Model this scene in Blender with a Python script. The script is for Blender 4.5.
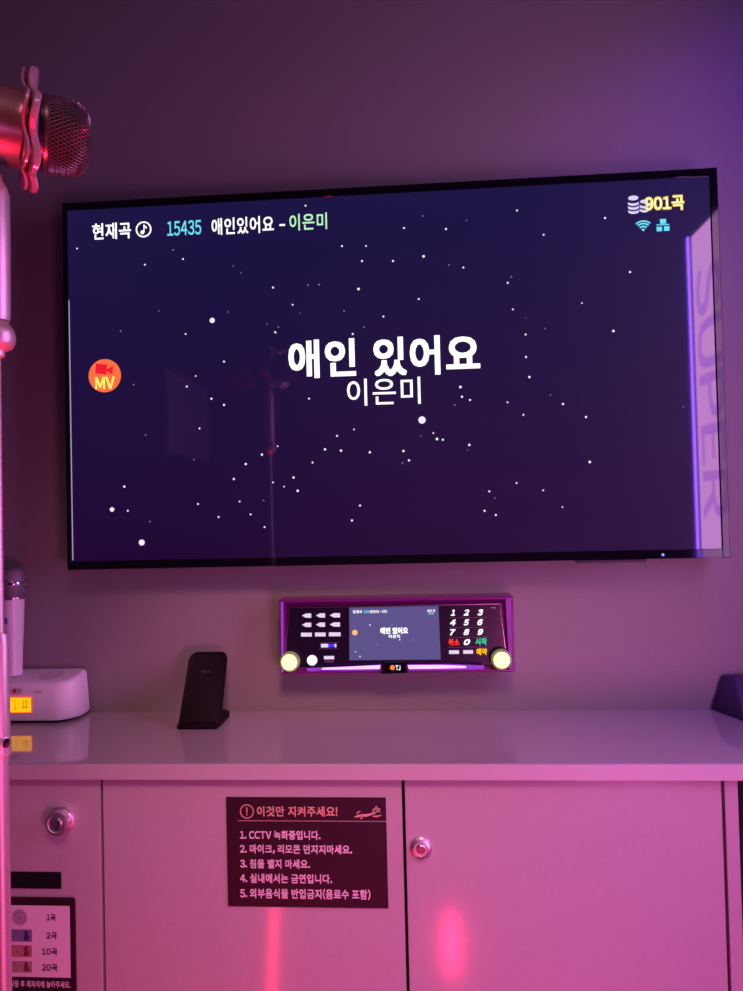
import bpy, bmesh, math, random
from mathutils import Vector, Matrix

for o in list(bpy.data.objects):
    bpy.data.objects.remove(o)
S = bpy.context.scene
COL = S.collection
random.seed(7)

# ------------------------------------------------------------------ camera, world, lights, exposure
CAM = Vector((0.06254, -1.31656, 1.16612))
YAW, PIT, ROL = 0.070421, 0.022137, -0.023887
FPX = 744.0
_f = Vector((-math.sin(YAW) * math.cos(PIT), math.cos(YAW) * math.cos(PIT), math.sin(PIT)))
_r0 = Vector((math.cos(YAW), math.sin(YAW), 0))
_u0 = _r0.cross(_f)
_r = _r0 * math.cos(ROL) + _u0 * math.sin(ROL)
_u = _u0 * math.cos(ROL) - _r0 * math.sin(ROL)
cd = bpy.data.cameras.new('camera')
cd.sensor_fit = 'HORIZONTAL'
cd.sensor_width = 36
cd.lens = 36 * FPX / 743
cd.clip_start = 0.02
cam = bpy.data.objects.new('camera', cd)
COL.objects.link(cam)
M = Matrix((_r, _u, -_f)).transposed().to_4x4()
M.translation = CAM
cam.matrix_world = M
S.camera = cam

W = bpy.data.worlds.new('world')
S.world = W
W.use_nodes = True
W.node_tree.nodes['Background'].inputs[0].default_value = (0.30, 0.12, 0.30, 1)
W.node_tree.nodes['Background'].inputs[1].default_value = 0.02


def lamp(name, loc, target, size, power, color, sy=None, spread=math.pi):
    l = bpy.data.lights.new(name, 'AREA')
    l.energy = power
    l.color = color
    l.size = size
    if sy:
        l.shape = 'RECTANGLE'
        l.size_y = sy
    l.spread = spread
    o = bpy.data.objects.new(name, l)
    COL.objects.link(o)
    o.location = loc
    o.rotation_euler = (Vector(target) - Vector(loc)).to_track_quat('-Z', 'Y').to_euler()
    return o


lamp('pink_lamp', (0.64, -1.50, 0.585), (0.25, -0.26, 0.42), 0.38, 5.4, (1.0, 0.175, 0.64), None, math.radians(110))
lamp('red_strip_lamp', (-0.251, -0.62, 0.22), (-0.251, -0.26, 0.35), 0.007, 0.60, (1.0, 0.02, 0.06), 0.42)
lamp('red_strip_lamp_right', (0.103, -1.12, 0.075), (0.05, -0.26, 0.45), 0.014, 0.95, (1.0, 0.02, 0.10), 0.12)
lamp('counter_fill', (0.15, -1.5, 2.25), (-0.14, -0.05, 0.80), 0.40, 1.25, (1.0, 0.38, 0.42), None, math.radians(36))  # added unseen light, brightens the counter and the wall below the television
lamp('violet_fill', (0.66, -0.50, 2.30), (0.72, 0.0, 1.2), 0.15, 0.95, (0.12, 0.0, 1.0), None, math.radians(80))  # added unseen fill that turns the right side of the wall violet
lamp('red_uplight', (-0.22, -0.72, 0.06), (-0.24, -0.67, 1.5), 0.10, 0.55, (1.0, 0.02, 0.06), None, math.radians(20))
S.view_settings.view_transform = 'Standard'
S.view_settings.look = 'None'
S.view_settings.gamma = 1
S.view_settings.use_curve_mapping = False
S.view_settings.exposure = 0.0


# ------------------------------------------------------------------ helpers
def ray(px, py):
    return _f + _r * ((px - 371.5) / FPX) - _u * ((py - 495.5) / FPX)


def at(px, py, Y):
    d = ray(px, py)
    return CAM + d * ((Y - CAM.y) / d.y)


def s2l(c):
    return tuple(((v / 255) / 12.92 if v / 255 <= .04045 else ((v / 255 + .055) / 1.055) ** 2.4) for v in c)


def mat(name, col, rough=0.5, metal=0.0, emit=None, es=0.0, spec=0.5, noise=0.0, nscale=200, bump=0.0, coat=0.0):
    m = bpy.data.materials.new(name)
    m.use_nodes = True
    nt = m.node_tree
    b = nt.nodes['Principled BSDF']
    b.inputs['Base Color'].default_value = (*col, 1)
    b.inputs['Roughness'].default_value = rough
    b.inputs['Metallic'].default_value = metal
    b.inputs['Specular IOR Level'].default_value = spec
    b.inputs['Coat Weight'].default_value = coat
    b.inputs['Coat Roughness'].default_value = 0.05
    if emit:
        b.inputs['Emission Color'].default_value = (*emit, 1)
        b.inputs['Emission Strength'].default_value = es
    if noise or bump:
        tc = nt.nodes.new('ShaderNodeTexCoord')
        n = nt.nodes.new('ShaderNodeTexNoise')
        n.inputs['Scale'].default_value = nscale
        n.inputs['Detail'].default_value = 4
        nt.links.new(tc.outputs['Object'], n.inputs['Vector'])
        if noise:
            r = nt.nodes.new('ShaderNodeValToRGB')
            r.color_ramp.elements[0].position = 0.3
            r.color_ramp.elements[1].position = 0.7
            r.color_ramp.elements[0].color = (*[c * (1 - noise) for c in col], 1)
            r.color_ramp.elements[1].color = (*[min(1, c * (1 + noise)) for c in col], 1)
            nt.links.new(n.outputs['Fac'], r.inputs['Fac'])
            nt.links.new(r.outputs['Color'], b.inputs['Base Color'])
        if bump:
            bp = nt.nodes.new('ShaderNodeBump')
            bp.inputs['Strength'].default_value = bump
            bp.inputs['Distance'].default_value = 0.001
            nt.links.new(n.outputs['Fac'], bp.inputs['Height'])
            nt.links.new(bp.outputs['Normal'], b.inputs['Normal'])
    return m


def glow(name, rgb, es=1.0):
    c = s2l(rgb)
    return mat(name, (0, 0, 0), rough=0.6, emit=c, es=es, spec=0.0)


def empty(name, loc, label, cat, group=None):
    o = bpy.data.objects.new(name, None)
    o.empty_display_size = 0.05
    COL.objects.link(o)
    o.location = loc
    o['label'] = label
    o['category'] = cat
    if group:
        o['group'] = group
    return o


def root_of(o):
    while o.parent:
        o = o.parent
    return o


class MB:
    """collects shapes in world coordinates; build() links them as one mesh object"""

    def __init__(s):
        s.bm = bmesh.new()

    def face(s, pts):
        return s.bm.faces.new([s.bm.verts.new(p) for p in pts])

    def box(s, a, b, bev=0.0, seg=2):
        x0, x1 = sorted((a[0], b[0])); y0, y1 = sorted((a[1], b[1])); z0, z1 = sorted((a[2], b[2]))
        t = bmesh.new()
        v = [t.verts.new(p) for p in ((x0, y0, z0), (x1, y0, z0), (x1, y1, z0), (x0, y1, z0),
                                      (x0, y0, z1), (x1, y0, z1), (x1, y1, z1), (x0, y1, z1))]
        for f in ((3, 2, 1, 0), (4, 5, 6, 7), (0, 1, 5, 4), (1, 2, 6, 5), (2, 3, 7, 6), (3, 0, 4, 7)):
            t.faces.new([v[i] for i in f])
        if bev:
            bmesh.ops.bevel(t, geom=t.edges[:], offset=bev, segments=seg, profile=0.5, affect='EDGES')
        s.merge(t)
        return s

    def merge(s, t):
        m = bpy.data.meshes.new('tmp')
        t.to_mesh(m)
        t.free()
        s.bm.from_mesh(m)
        bpy.data.meshes.remove(m)

    def prism(s, pts, axis, a, b, bev=0.0, seg=2):
        """pts: 2-D outline; axis the extrusion axis 'x','y','z' from a to b"""
        def P(p, h):
            return {'x': (h, p[0], p[1]), 'y': (p[0], h, p[1]), 'z': (p[0], p[1], h)}[axis]
        t = bmesh.new()
        n = len(pts)
        A = [t.verts.new(P(p, a)) for p in pts]
        B = [t.verts.new(P(p, b)) for p in pts]
        t.faces.new(A); t.faces.new(B[::-1])
        for i in range(n):
            j = (i + 1) % n
            t.faces.new((A[j], A[i], B[i], B[j]))
        bmesh.ops.recalc_face_normals(t, faces=t.faces[:])
        if bev:
            es = [e for f in t.faces if len(f.verts) == n for e in f.edges]
            bmesh.ops.bevel(t, geom=list(set(es)), offset=bev, segments=seg, profile=0.5, affect='EDGES')
        s.merge(t)
        return s

    def loft(s, rings, cap=True):
        t = bmesh.new()
        R = [[t.verts.new(p) for p in r] for r in rings]
        n = len(R[0])
        for a, b in zip(R, R[1:]):
            for i in range(n):
                j = (i + 1) % n
                t.faces.new((a[i], a[j], b[j], b[i]))
        if cap:
            t.faces.new(R[0][::-1]); t.faces.new(R[-1])
        bmesh.ops.recalc_face_normals(t, faces=t.faces[:])
        s.merge(t)
        return s

    def lathe(s, prof, org, axis=(0, 0, 1), n=40, cap=True):
        """prof: (radius, distance along axis)"""
        ax = Vector(axis).normalized()
        u = ax.orthogonal().normalized(); v = ax.cross(u)
        org = Vector(org)
        rings = [[org + ax * h + (u * math.cos(2 * math.pi * i / n) + v * math.sin(2 * math.pi * i / n)) * max(r, 1e-5)
                  for i in range(n)] for r, h in prof]
        return s.loft(rings, cap)

    def tube(s, pts, rad, n=10):
        pts = [Vector(p) for p in pts]
        rings = []
        for i, p in enumerate(pts):
            d = (pts[min(i + 1, len(pts) - 1)] - pts[max(i - 1, 0)]).normalized()
            u = d.cross(Vector((0, 1, 0.01))).normalized(); v = d.cross(u)
            r = rad[i] if isinstance(rad, (list, tuple)) else rad
            rings.append([p + (u * math.cos(2 * math.pi * k / n) + v * math.sin(2 * math.pi * k / n)) * r for k in range(n)])
        return s.loft(rings)

    def disc(s, c, r, th=0.0006, n=40):
        """disc in the XZ plane, front at c.y"""
        return s.lathe([(r, 0), (r, th)], c, (0, 1, 0), n)

    def build(s, name, m, parent=None, smooth=None):
        me = bpy.data.meshes.new(name)
        s.bm.to_mesh(me)
        s.bm.free()
        o = bpy.data.objects.new(name, me)
        me.materials.append(m)
        COL.objects.link(o)
        if parent is not None:
            o.parent = parent
            me.transform(Matrix.Translation(-root_of(parent).location))
        else:
            vs = [v.co for v in me.vertices]
            c = Vector(((min(v.x for v in vs) + max(v.x for v in vs)) / 2, (min(v.y for v in vs) + max(v.y for v in vs)) / 2,
                        min(v.z for v in vs)))
            me.transform(Matrix.Translation(-c))
            o.location = c
        if smooth:
            me.shade_smooth()
            me.set_sharp_from_angle(angle=math.radians(smooth))
        return o


def struct(name, m, mb, label=None):
    o = mb.build(name, m)
    o['kind'] = 'structure'
    return o


_gl = {}


def one_glyph(ch):
    if ch not in _gl:
        c = bpy.data.curves.new('tmp', 'FONT')
        c.body = chr(ord(ch) + 0xFEE0) if 33 <= ord(ch) <= 126 else ch     # full-width forms share the hangul typeface
        c.resolution_u = 3
        c.extrude = 1.0
        o = bpy.data.objects.new('tmp', c)
        COL.objects.link(o)
        d = bpy.context.evaluated_depsgraph_get()
        _gl[ch] = bpy.data.meshes.new_from_object(o.evaluated_get(d))
        bpy.data.objects.remove(o)
        bpy.data.curves.remove(c)
    return _gl[ch]


def glyph_mesh(body, bold=0.0, shear=0.0, ext=0.0):
    bm = bmesh.new()
    pen = 0.0
    strikes = [(bold * a, bold * b * .8, (a * 3 + b + 4) * .04) for a in (-1, 0, 1) for b in (-1, 0, 1)] if bold else [(0, 0, 0)]
    for ch in body:
        if ch == ' ':
            pen += .28
            continue
        g = one_glyph(ch)
        if ord(ch) < 127:
            lo = min(v.co.x for v in g.vertices); hi = max(v.co.x for v in g.vertices)
            shift, adv = pen - lo + .045, hi - lo + .10
        else:
            shift, adv = pen, .955
        for dx, dy, dz in strikes:
            t = g.copy()
            t.transform(Matrix.Translation((shift + dx, dy, dz)))
            if shear:
                for v in t.vertices:
                    v.co.x += shear * v.co.y
            bm.from_mesh(t)
            bpy.data.meshes.remove(t)
        pen += adv
    me = bpy.data.meshes.new('tmp')
    bm.to_mesh(me)
    bm.free()
    return me


def lettering(name, body, box, Y, m, parent, bold=0.0, shear=0.0, th=0.0004):
    """box = (left, right, top, bottom) of the ink as seen in the photo, on the plane at Y"""
    xl, xr, yt, yb = box
    xm, ym = (xl + xr) / 2, (yt + yb) / 2
    k = -0.012 if False else 0
    X0 = at(xl, ym, Y).x; X1 = at(xr, ym, Y).x
    Z1 = at(xm, yt, Y).z; Z0 = at(xm, yb, Y).z
    return lettering_world(name, body, X0, X1, Z0, Z1, Y, m, parent, bold, shear, th)


def lettering_world(name, body, X0, X1, Z0, Z1, Y, m, parent, bold=0.0, shear=0.0, th=0.0004):
    me = glyph_mesh(body, bold, shear, 1.0)
    vs = [v.co.copy() for v in me.vertices]
    a0 = min(v.x for v in vs); a1 = max(v.x for v in vs)
    b0 = min(v.y for v in vs); b1 = max(v.y for v in vs)
    org = root_of(parent).location
    for v, co in zip(me.vertices, vs):
        v.co = Vector((X0 + (co.x - a0) / (a1 - a0) * (X1 - X0), Y - (co.z + 1) / 2 * th, Z0 + (co.y - b0) / (b1 - b0) * (Z1 - Z0))) - org
    me.name = name
    me.materials.clear()
    me.materials.append(m)
    o = bpy.data.objects.new(name, me)
    COL.objects.link(o)
    o.parent = parent
    return o


def pbox(mb, x0, x1, y0, y1, Y, th=0.0005, bev=0):
    """thin raised rectangle at a place seen in the photo, on the plane at Y"""
    xm, ym = (x0 + x1) / 2, (y0 + y1) / 2
    mb.box((at(x0, ym, Y).x, Y - th, at(xm, y1, Y).z), (at(x1, ym, Y).x, Y, at(xm, y0, Y).z), bev)
    return mb


# ------------------------------------------------------------------ materials
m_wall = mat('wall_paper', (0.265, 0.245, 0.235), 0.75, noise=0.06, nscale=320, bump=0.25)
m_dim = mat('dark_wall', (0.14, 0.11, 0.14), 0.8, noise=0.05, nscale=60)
m_floor = mat('floor_vinyl', (0.12, 0.10, 0.11), 0.5, noise=0.15, nscale=25)
m_top = mat('countertop_laminate', (0.40, 0.35, 0.37), 0.05, noise=0.03, nscale=300, coat=0.6)
m_lam = mat('cabinet_laminate', (0.50, 0.42, 0.46), 0.13, noise=0.02, nscale=120)
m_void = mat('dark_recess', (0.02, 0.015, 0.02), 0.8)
m_black = mat('black_plastic', (0.008, 0.007, 0.010), 0.35)
m_gloss = mat('gloss_black', (0.004, 0.004, 0.006), 0.12)
m_white = mat('white_plastic', (0.86, 0.82, 0.86), 0.28)
m_chrome = mat('chrome', (0.85, 0.82, 0.84), 0.10, metal=1.0)
m_lock = mat('lock_chrome', (0.95, 0.90, 0.93), 0.36, metal=1.0)
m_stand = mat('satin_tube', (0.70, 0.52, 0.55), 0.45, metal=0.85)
m_steel = mat('brushed_steel', (0.75, 0.68, 0.70), 0.26, metal=1.0)
m_sign = mat('sign_vinyl', (0.032, 0.006, 0.016), 0.5, spec=.35)
m_signtext = mat('sign_lettering', (0.85, 0.72, 0.78), 0.6)
m_signgold = mat('sign_gold', (0.75, 0.45, 0.34), 0.5)
m_paper = mat('price_card', (0.82, 0.72, 0.78), 0.5)
m_ink = mat('dark_print', (0.04, 0.01, 0.03), 0.6)
m_fab = mat('dark_case', (0.06, 0.035, 0.10), 0.6, noise=0.1, nscale=150)

# ------------------------------------------------------------------ the room
XL, XR, YF, H = -0.86, 0.76, -2.15, 2.35
struct('wall_back', m_wall, MB().box((XL - .05, 0, 0), (XR + .05, .05, H)))
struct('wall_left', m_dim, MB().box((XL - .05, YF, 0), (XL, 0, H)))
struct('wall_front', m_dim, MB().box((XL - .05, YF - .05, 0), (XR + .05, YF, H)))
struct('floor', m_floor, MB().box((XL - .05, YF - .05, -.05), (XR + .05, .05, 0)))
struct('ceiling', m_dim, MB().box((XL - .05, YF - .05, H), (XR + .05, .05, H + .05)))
# right wall with the opening of the lit glass panel
PY0, PY1, PZ0, PZ1 = -0.742, -0.36, 0.93, 1.850
w = MB()
w.box((XR, PY1, 0), (XR + .05, 0, H)).box((XR, YF, 0), (XR + .05, PY0, H))
w.box((XR, PY0, 0), (XR + .05, PY1, PZ0)).box((XR, PY0, PZ1), (XR + .05, PY1, H))
struct('wall_right', m_dim, w)
win = bpy.data.objects.new('window_1', None)
COL.objects.link(win)
win.location = (XR, (PY0 + PY1) / 2, PZ0)
win['kind'] = 'structure'
PANE = 7.0
m_pane = mat('lit_glass', (0.3, 0.3, 0.3), 0.2, emit=(0.85, 0.36, 0.90), es=PANE)
m_panetext = mat('lit_lettering', (0.3, 0.3, 0.3), 0.4, emit=(0.38, 0.13, 0.54), es=PANE)
MB().box((XR + .0015, PY0, PZ0), (XR + .01, PY1, PZ1)).build('pane', m_pane, win)
fr = MB()
t = .003
fr.box((XR - .0006, PY0 - t, PZ0 - t), (XR + .03, PY0 - .0002, PZ1 + t)).box((XR - .0006, PY1 + .0002, PZ0 - t), (XR + .03, PY1 + t, PZ1 + t))
fr.box((XR - .0006, PY0, PZ0 - t), (XR + .03, PY1, PZ0)).box((XR - .0006, PY0, PZ1), (XR + .03, PY1, PZ1 + t))
fr.build('window_frame', m_black, win)
me = glyph_mesh('SUPER', 0.02)
vs = [v.co.copy() for v in me.vertices]
a0 = min(v.x for v in vs); a1 = max(v.x for v in vs); b0 = min(v.y for v in vs); b1 = max(v.y for v in vs)
for v, co in zip(me.vertices, vs):
    v.co = Vector((XR + .0010, PY0 + .022 + (co.y - b0) / (b1 - b0) * .15, PZ1 - .10 - (co.x - a0) / (a1 - a0) * .62)) - win.location
me.materials.clear(); me.materials.append(m_panetext)
o = bpy.data.objects.new('window_lettering', me); COL.objects.link(o); o.parent = win

# violet led strip beside the glass
root = empty('led_strip', (XR - .006, PY0 - .03, 0.9), 'violet LED light strip running up the right wall beside the lit glass', 'light strip')
MB().box((XR - .003, PY0 - .017, .90), (XR - .0005, PY0 - .0035, 1.853)).build('strip_channel', m_white, root)
MB().box((XR - .0055, PY0 - .0145, .90), (XR - .0031, PY0 - .006, 1.853)).build('light_diffuser', mat('violet_light', (0, 0, 0), emit=(0.22, 0.07, 1.0), es=32), root)

# poster on the left wall
root = empty('wall_poster', (XL, -1.66, 1.38), 'pale framed notice hanging on the left wall', 'poster')
MB().box((XL + .0005, -1.94, 1.38), (XL + .008, -1.40, 1.72)).build('poster_frame', mat('poster_frame_grey', (.3, .25, .3), .5), root)
MB().box((XL + .0082, -1.92, 1.40), (XL + .0092, -1.42, 1.70)).build('poster_sheet', m_paper, root)

# ------------------------------------------------------------------ counter and cabinets
CZ, CB, CY = .8159, .7932, -.2768
top = MB().box((XL + .001, CY, CB), (XR - .001, -.0005, CZ), .0012, 2).build('countertop', m_top)
MB().box((XL + .001, CY - .0012, CB + .0004), (XR - .001, CY - .0001, CZ - .0006), .0004, 1).build('edge_band', mat('edge_band_laminate', (0.52, 0.45, 0.48), 0.42), top)
top['label'] = 'long glossy mauve laminate countertop running under the screen'
top['category'] = 'countertop'
DY = -.2655          # door fronts
DT = .018
GAP = .0022


def cabinet(x0, x1, label, lock=None, slot=None, gapr=GAP):
    r = empty('cabinet', ((x0 + x1) / 2, -.13, 0), label, 'cabinet', 'laminate cabinets under the counter')
    b = MB()
    yb = -.004
    yf = DY + DT + .001
    b.box((x0 + .0005, yf, .02), (x0 + .016, yb, CB - .001)).box((x1 - .016, yf, .02), (x1 - .0005, yb, CB - .001))
    b.box((x0 + .016, yb - .012, .02), (x1 - .016, yb, CB - .001)).box((x0 + .016, yf, .02), (x1 - .016, yb - .012, .04))
    b.box((x0 + .016, yf, CB - .018), (x1 - .016, yb - .012, CB - .001))
    b.build('body', m_void, r)
    d = MB().box((x0 + GAP, DY, .05), (x1 - gapr, DY + DT, CB - .0025), .0008, 1).build('door', m_lam, r)
    MB().box((x0 + .005, DY + .03, 0.0), (x1 - .005, DY + .045, .0195)).build('plinth', m_void, r)
    if lock:
        px, py, rad, ln = lock
        c = at(px, py, DY - ln * .5)
        c.y = DY
        ax = (0, -1, 0)
        lk = MB().lathe([(rad * 1.0, 0.0), (rad * 1.04, .0015), (rad * 1.04, .003), (rad * .9, .0042), (rad * .88, ln - .003),
                         (rad * .95, ln - .002), (rad * .93, ln), (rad * .72, ln + .0012), (rad * .66, ln - .0005),
                         (rad * .45, ln - .0005)], c, ax, 48).build('lock', m_lock, d, 35)
        MB().lathe([(rad * .42, ln - .0004), (rad * .42, ln + .0016), (rad * .36, ln + .0022)], c, ax, 28).build('lock_plug', m_steel, lk, 30)
    if slot:
        x_0, x_1, y_0, y_1 = slot
        pbox(MB(), x_0, x_1, y_0, y_1, DY - .0001, .0016, .0004).build('bill_slot', m_black, r)
    return r


cabinet(XL + .002, -.4125, 'left laminate cabinet with a chrome lock and a black bill slot', (59.5, 821.5, .0178, .018), (-6, 61.6, 871.5, 888))
cabinet(-.4125, .0229, 'middle laminate cabinet whose door carries the black notice')
cabinet(.0229, .4592, 'right laminate cabinet with a chrome lock at its upper left', (421, 848.5, .0142, .006), None, .0034)
ep = MB().box((.4600, DY, 0), (.4775, -.004, CB - .001), .0006, 1).build('end_panel', m_lam)
ep['label'] = 'upright laminate end panel right of the cabinets under the counter'
ep['category'] = 'panel'
lp = MB().box((.4785, -.05, 0.0), (XR - .002, -.03, .775)).build('recess_shade', m_void)  # dark sheet added where the open recess lies in shade
lp['label'] = 'added dark sheet standing in for shade in the recess beyond the end panel'
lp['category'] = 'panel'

# ------------------------------------------------------------------ television
TY = -.06
TC = Vector((0, TY, 1.40))
tw, th_ = .56, .32263
root = empty('television', (0, -.03, 1.40 - th_), 'large wall mounted television showing a song title over a starry sky', 'television')
x0, x1, z0, z1 = -tw, tw, 1.40 - th_, 1.40 + th_
bl, br_, bt, bb = .0085, .0125, .0135, .0150
f = MB()
f.box((x0, TY, z0), (x0 + bl, TY + .02, z1), .0012, 2)
f.box((x1 - br_, TY, z0), (x1, TY + .02, z1), .0012, 2)
f.box((x0 + bl - .0005, TY + .0003, z1 - bt), (x1 - br_ + .0005, TY + .02, z1 - .0004), .0006, 1)
f.box((x0 + bl - .0005, TY + .0003, z0 + .0004), (x1 - br_ + .0005, TY + .02, z0 + bb), .0006, 1)
m_bezel = mat('bezel_black', (0.004, 0.003, 0.006), 0.06, spec=0.42)
f.build('bezel', m_bezel, root)
MB().box((x0 + .004, TY + .0195, z0 + .004), (x1 - .004, TY + .045, z1 - .004), .006, 2).build('back_shell', m_black, root)
MB().box((-.2, TY + .044, 1.28), (.2, -.0005, 1.52)).build('wall_bracket', m_black, root)
# screen: a lit picture behind glossy glass
m_scr = bpy.data.materials.new('screen_picture')
m_scr.use_nodes = True
nt = m_scr.node_tree
b = nt.nodes['Principled BSDF']
b.inputs['Base Color'].default_value = (.002, .002, .003, 1)
b.inputs['Roughness'].default_value = 0.04
b.inputs['Specular IOR Level'].default_value = 1.0
b.inputs['Coat Weight'].default_value = 0.35
b.inputs['Coat Roughness'].default_value = 0.55
tc = nt.nodes.new('ShaderNodeTexCoord')
sx = nt.nodes.new('ShaderNodeSeparateXYZ')
nt.links.new(tc.outputs['Generated'], sx.inputs[0])
rp = nt.nodes.new('ShaderNodeValToRGB')
rp.color_ramp.elements[0].color = (*s2l((24, 4, 52)), 1)
rp.color_ramp.elements[1].color = (*s2l((27, 22, 72)), 1)
nt.links.new(sx.outputs['Z'], rp.inputs['Fac'])
nt.links.new(rp.outputs['Color'], b.inputs['Emission Color'])
b.inputs['Emission Strength'].default_value = 0.85
SY = TY + .0025
scr_mb = MB().box((x0 + bl - .001, SY, z0 + bb - .001), (x1 - br_ + .001, SY + .01, z1 - bt + .001))
TXY = SY - .0002
g_white = glow('lit_white', (255, 250, 255), 1.25)
g_star = glow('lit_star', (245, 235, 255), 1.0)
g_star2 = glow('lit_star_faint', (150, 135, 190), 1.0)
stars = [(212.2, 320.4, 2.9), (77, 248.5, 1.1), (173, 249.8, .9), (183, 259, 1.2), (144.8, 264.7, 1.2), (233, 266, .7), (241, 273, .7),
         (273, 287.5, 1.3), (308, 285, .9), (319, 284.5, .9), (358.5, 289, 1.7), (342, 246, 1.2), (305.5, 205.7, 1.2), (292.6, 304.7, 1.1),
         (228, 312, .8), (159, 311, .7), (185.6, 334, 1.1), (120.6, 331, .9), (275, 332, 1.1), (278.4, 327, .8), (267, 324, .7), (300, 313, .6),
         (344, 311, .9), (352.7, 334, 1.3), (224, 361.6, 1.3), (195.7, 376, 1), (186.8, 386.6, 1.3), (133.5, 384.6, .9), (211.4, 398.7, 1.4),
         (224, 404.9, 1.4), (112, 509.5, 2.5), (141.7, 542.5, 3.3), (124.3, 486.6, 1.5), (127.8, 510.8, 1.2), (149.8, 521.5, .9),
         (145.6, 435, .9), (198, 504, 1.2), (218.6, 517, 1.2), (233.8, 479, 1.4), (245.7, 464, 1.5), (261.9, 454.6, 1.5), (239.6, 501.4, 1.1),
         (250.6, 514.4, 1.2), (264.5, 527, 1.2), (273, 482.4, 1.1), (284, 486.6, 1), (293.5, 477.5, 1.5), (297.7, 490.8, 1.6), (263.5, 500.5, .8),
         (199.5, 428.4, 1.2), (194, 459.5, .8), (277.7, 446.2, 1), (422, 420, 3.9), (354, 429.4, 1), (337, 435.8, 1.2), (325, 449.4, 1.5),
         (341, 450.7, 1.5), (369.8, 452.3, 1.5), (403.4, 451, 1.5), (409, 460.4, 1.4), (402.5, 463, .9), (437, 439, 1.7), (442.8, 439.7, 1.3),
         (433.4, 433, 1), (421, 436, .7), (469.3, 444.9, 1.5), (467.5, 450, .7), (360, 505.6, 1.3), (352, 520.5, 1.4), (489.3, 491.4, 1.2),
         (495, 498, .8), (484.5, 510.8, 1.3), (495.8, 515, 1.3), (516.4, 483, 1.1), (312.5, 462.5, 1.2), (443, 440, 1), (275.6, 332.7, 1), (460.4, 387, 1.7),
         (462, 396.8, 1.4), (470, 400, 1.3), (454.8, 405, .9), (309, 398.6, 1.2), (605, 218, 1.3), (630, 272, 1.3), (582, 303, 1), (613.4, 331, 1.6),
         (563, 404, 1.4), (586, 417, 1.4), (589.8, 462, 1.6), (562.5, 507, 1), (404, 228, 1.2), (423, 216, .8), (446, 229, 1.3), (466.5, 220.5, .8),
         (517, 210.5, 1.2), (543.6, 234.7, 1.2), (362, 261, 1.3), (366, 246, 1), (393, 261, 1.3), (423.6, 256.3, 1.7), (449, 265, .8), (463.4, 267.5, 1.2),
         (511.4, 277, .9), (507.7, 282.8, 1.2), (418.7, 299, 1.2), (383.4, 316.5, 1.2), (364, 327, .9), (512.8, 309.3, 1.1), (545, 328.5, .9),
         (525.6, 334.5, 1.2), (526, 357, 1.3), (529.4, 377, 1.5), (526, 318, .6), (507.6, 402.3, 1.1), (523.4, 414.8, 1.2), (550.3, 395, .8),
         (516.6, 483, 1.1), (543.2, 490.3, 1.1), (550.6, 395.2, .7), (683.5, 407, .7)]
for px, py, r in stars:
    p = at(px, py, TXY)
    n0 = len(scr_mb.bm.faces)
    scr_mb.disc(p, r * 1.69e-3 * (.95 if r > 2 else .80), .00015, 12)
    scr_mb.bm.faces.ensure_lookup_table()
    for fc in scr_mb.bm.faces[n0:]:
        fc.material_index = 1 if r >= 1.0 else 2
screen = scr_mb.build('screen', m_scr, root)
screen.data.materials.append(g_star)
screen.data.materials.append(g_star2)
# glowing strip standing in for a light leak along the panel's left edge
e = MB()
p0 = at(70.6, 300, SY); p1 = at(74, 561, SY)
e.box((x0 + bl + .0002, SY - .0006, z0 + bb + .002), (x0 + bl + .0016, SY - .0001, at(71, 300, SY).z))
e.build('edge_leak_strip', glow('edge_leak_glow', (190, 175, 215), .8), screen)

g_cyan = glow('lit_cyan', (110, 225, 250), 1.0)
g_green = glow('lit_green', (190, 245, 195), 1.0)
g_yel = glow('lit_yellow', (250, 215, 60), 1.0)
g_pale = glow('lit_cream', (255, 245, 200), 1.1)
g_lav = glow('lit_lavender', (222, 210, 255), 1.0)
lettering('current_song_text', '현재곡', (92.3, 130.9, 222.8, 239.2), TXY, g_white, screen, .018)
lettering('song_number_text', '15435', (167.2, 201.2, 220.6, 235.2), TXY, g_cyan, screen, .014)
lettering('song_name_text', '애인있어요', (211.6, 273.8, 217, 233.8), TXY, g_white, screen, .016)
pbox(MB(), 279.5, 285, 224.1, 225.9, TXY, .0003).build('dash', g_white, screen)
lettering('singer_text', '이은미', (289.4, 327, 213.4, 230), TXY, g_green, screen, .014)
lettering('title_text', '애인', (288.4, 355.8, 339.4, 377.8), TXY, g_white, screen, .030)
lettering('title_text', '있어요', (373.5, 480, 335.6, 375), TXY, g_white, screen, .030)
lettering('title_singer_text', '이은미', (347, 420.5, 378, 405), TXY, g_white, screen, .006)


def ring(mb, c, r, w, th, n=40):
    return mb.lathe([(r - w, 0), (r, 0), (r, th), (r - w, th), (r - w, 0)], c, (0, 1, 0), n, cap=False)


mm = 1.69e-3
o = MB()
cc = at(143.6, 229.4, TXY)
ring(o, cc - Vector((0, .0003, 0)), 8.3 * mm, 1.5 * mm, .0003)
o.lathe([(2.0 * mm, 0), (2.0 * mm, .0003)], cc + Vector((-1.4 * mm, -.0003, -3 * mm)), (0, 1, 0), 16)
o.box(cc + Vector((-.1 * mm, -.0003, -3 * mm)), cc + Vector((.9 * mm, 0, 5 * mm)))
o.prism([(cc.x + .7 * mm, cc.z + 5 * mm), (cc.x + 3.6 * mm, cc.z + 2 * mm), (cc.x + 3.2 * mm, cc.z + .4 * mm), (cc.x + .7 * mm, cc.z + 2.6 * mm)], 'y', cc.y - .0003, cc.y)
o.build('note_icon', g_white, screen)
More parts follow.
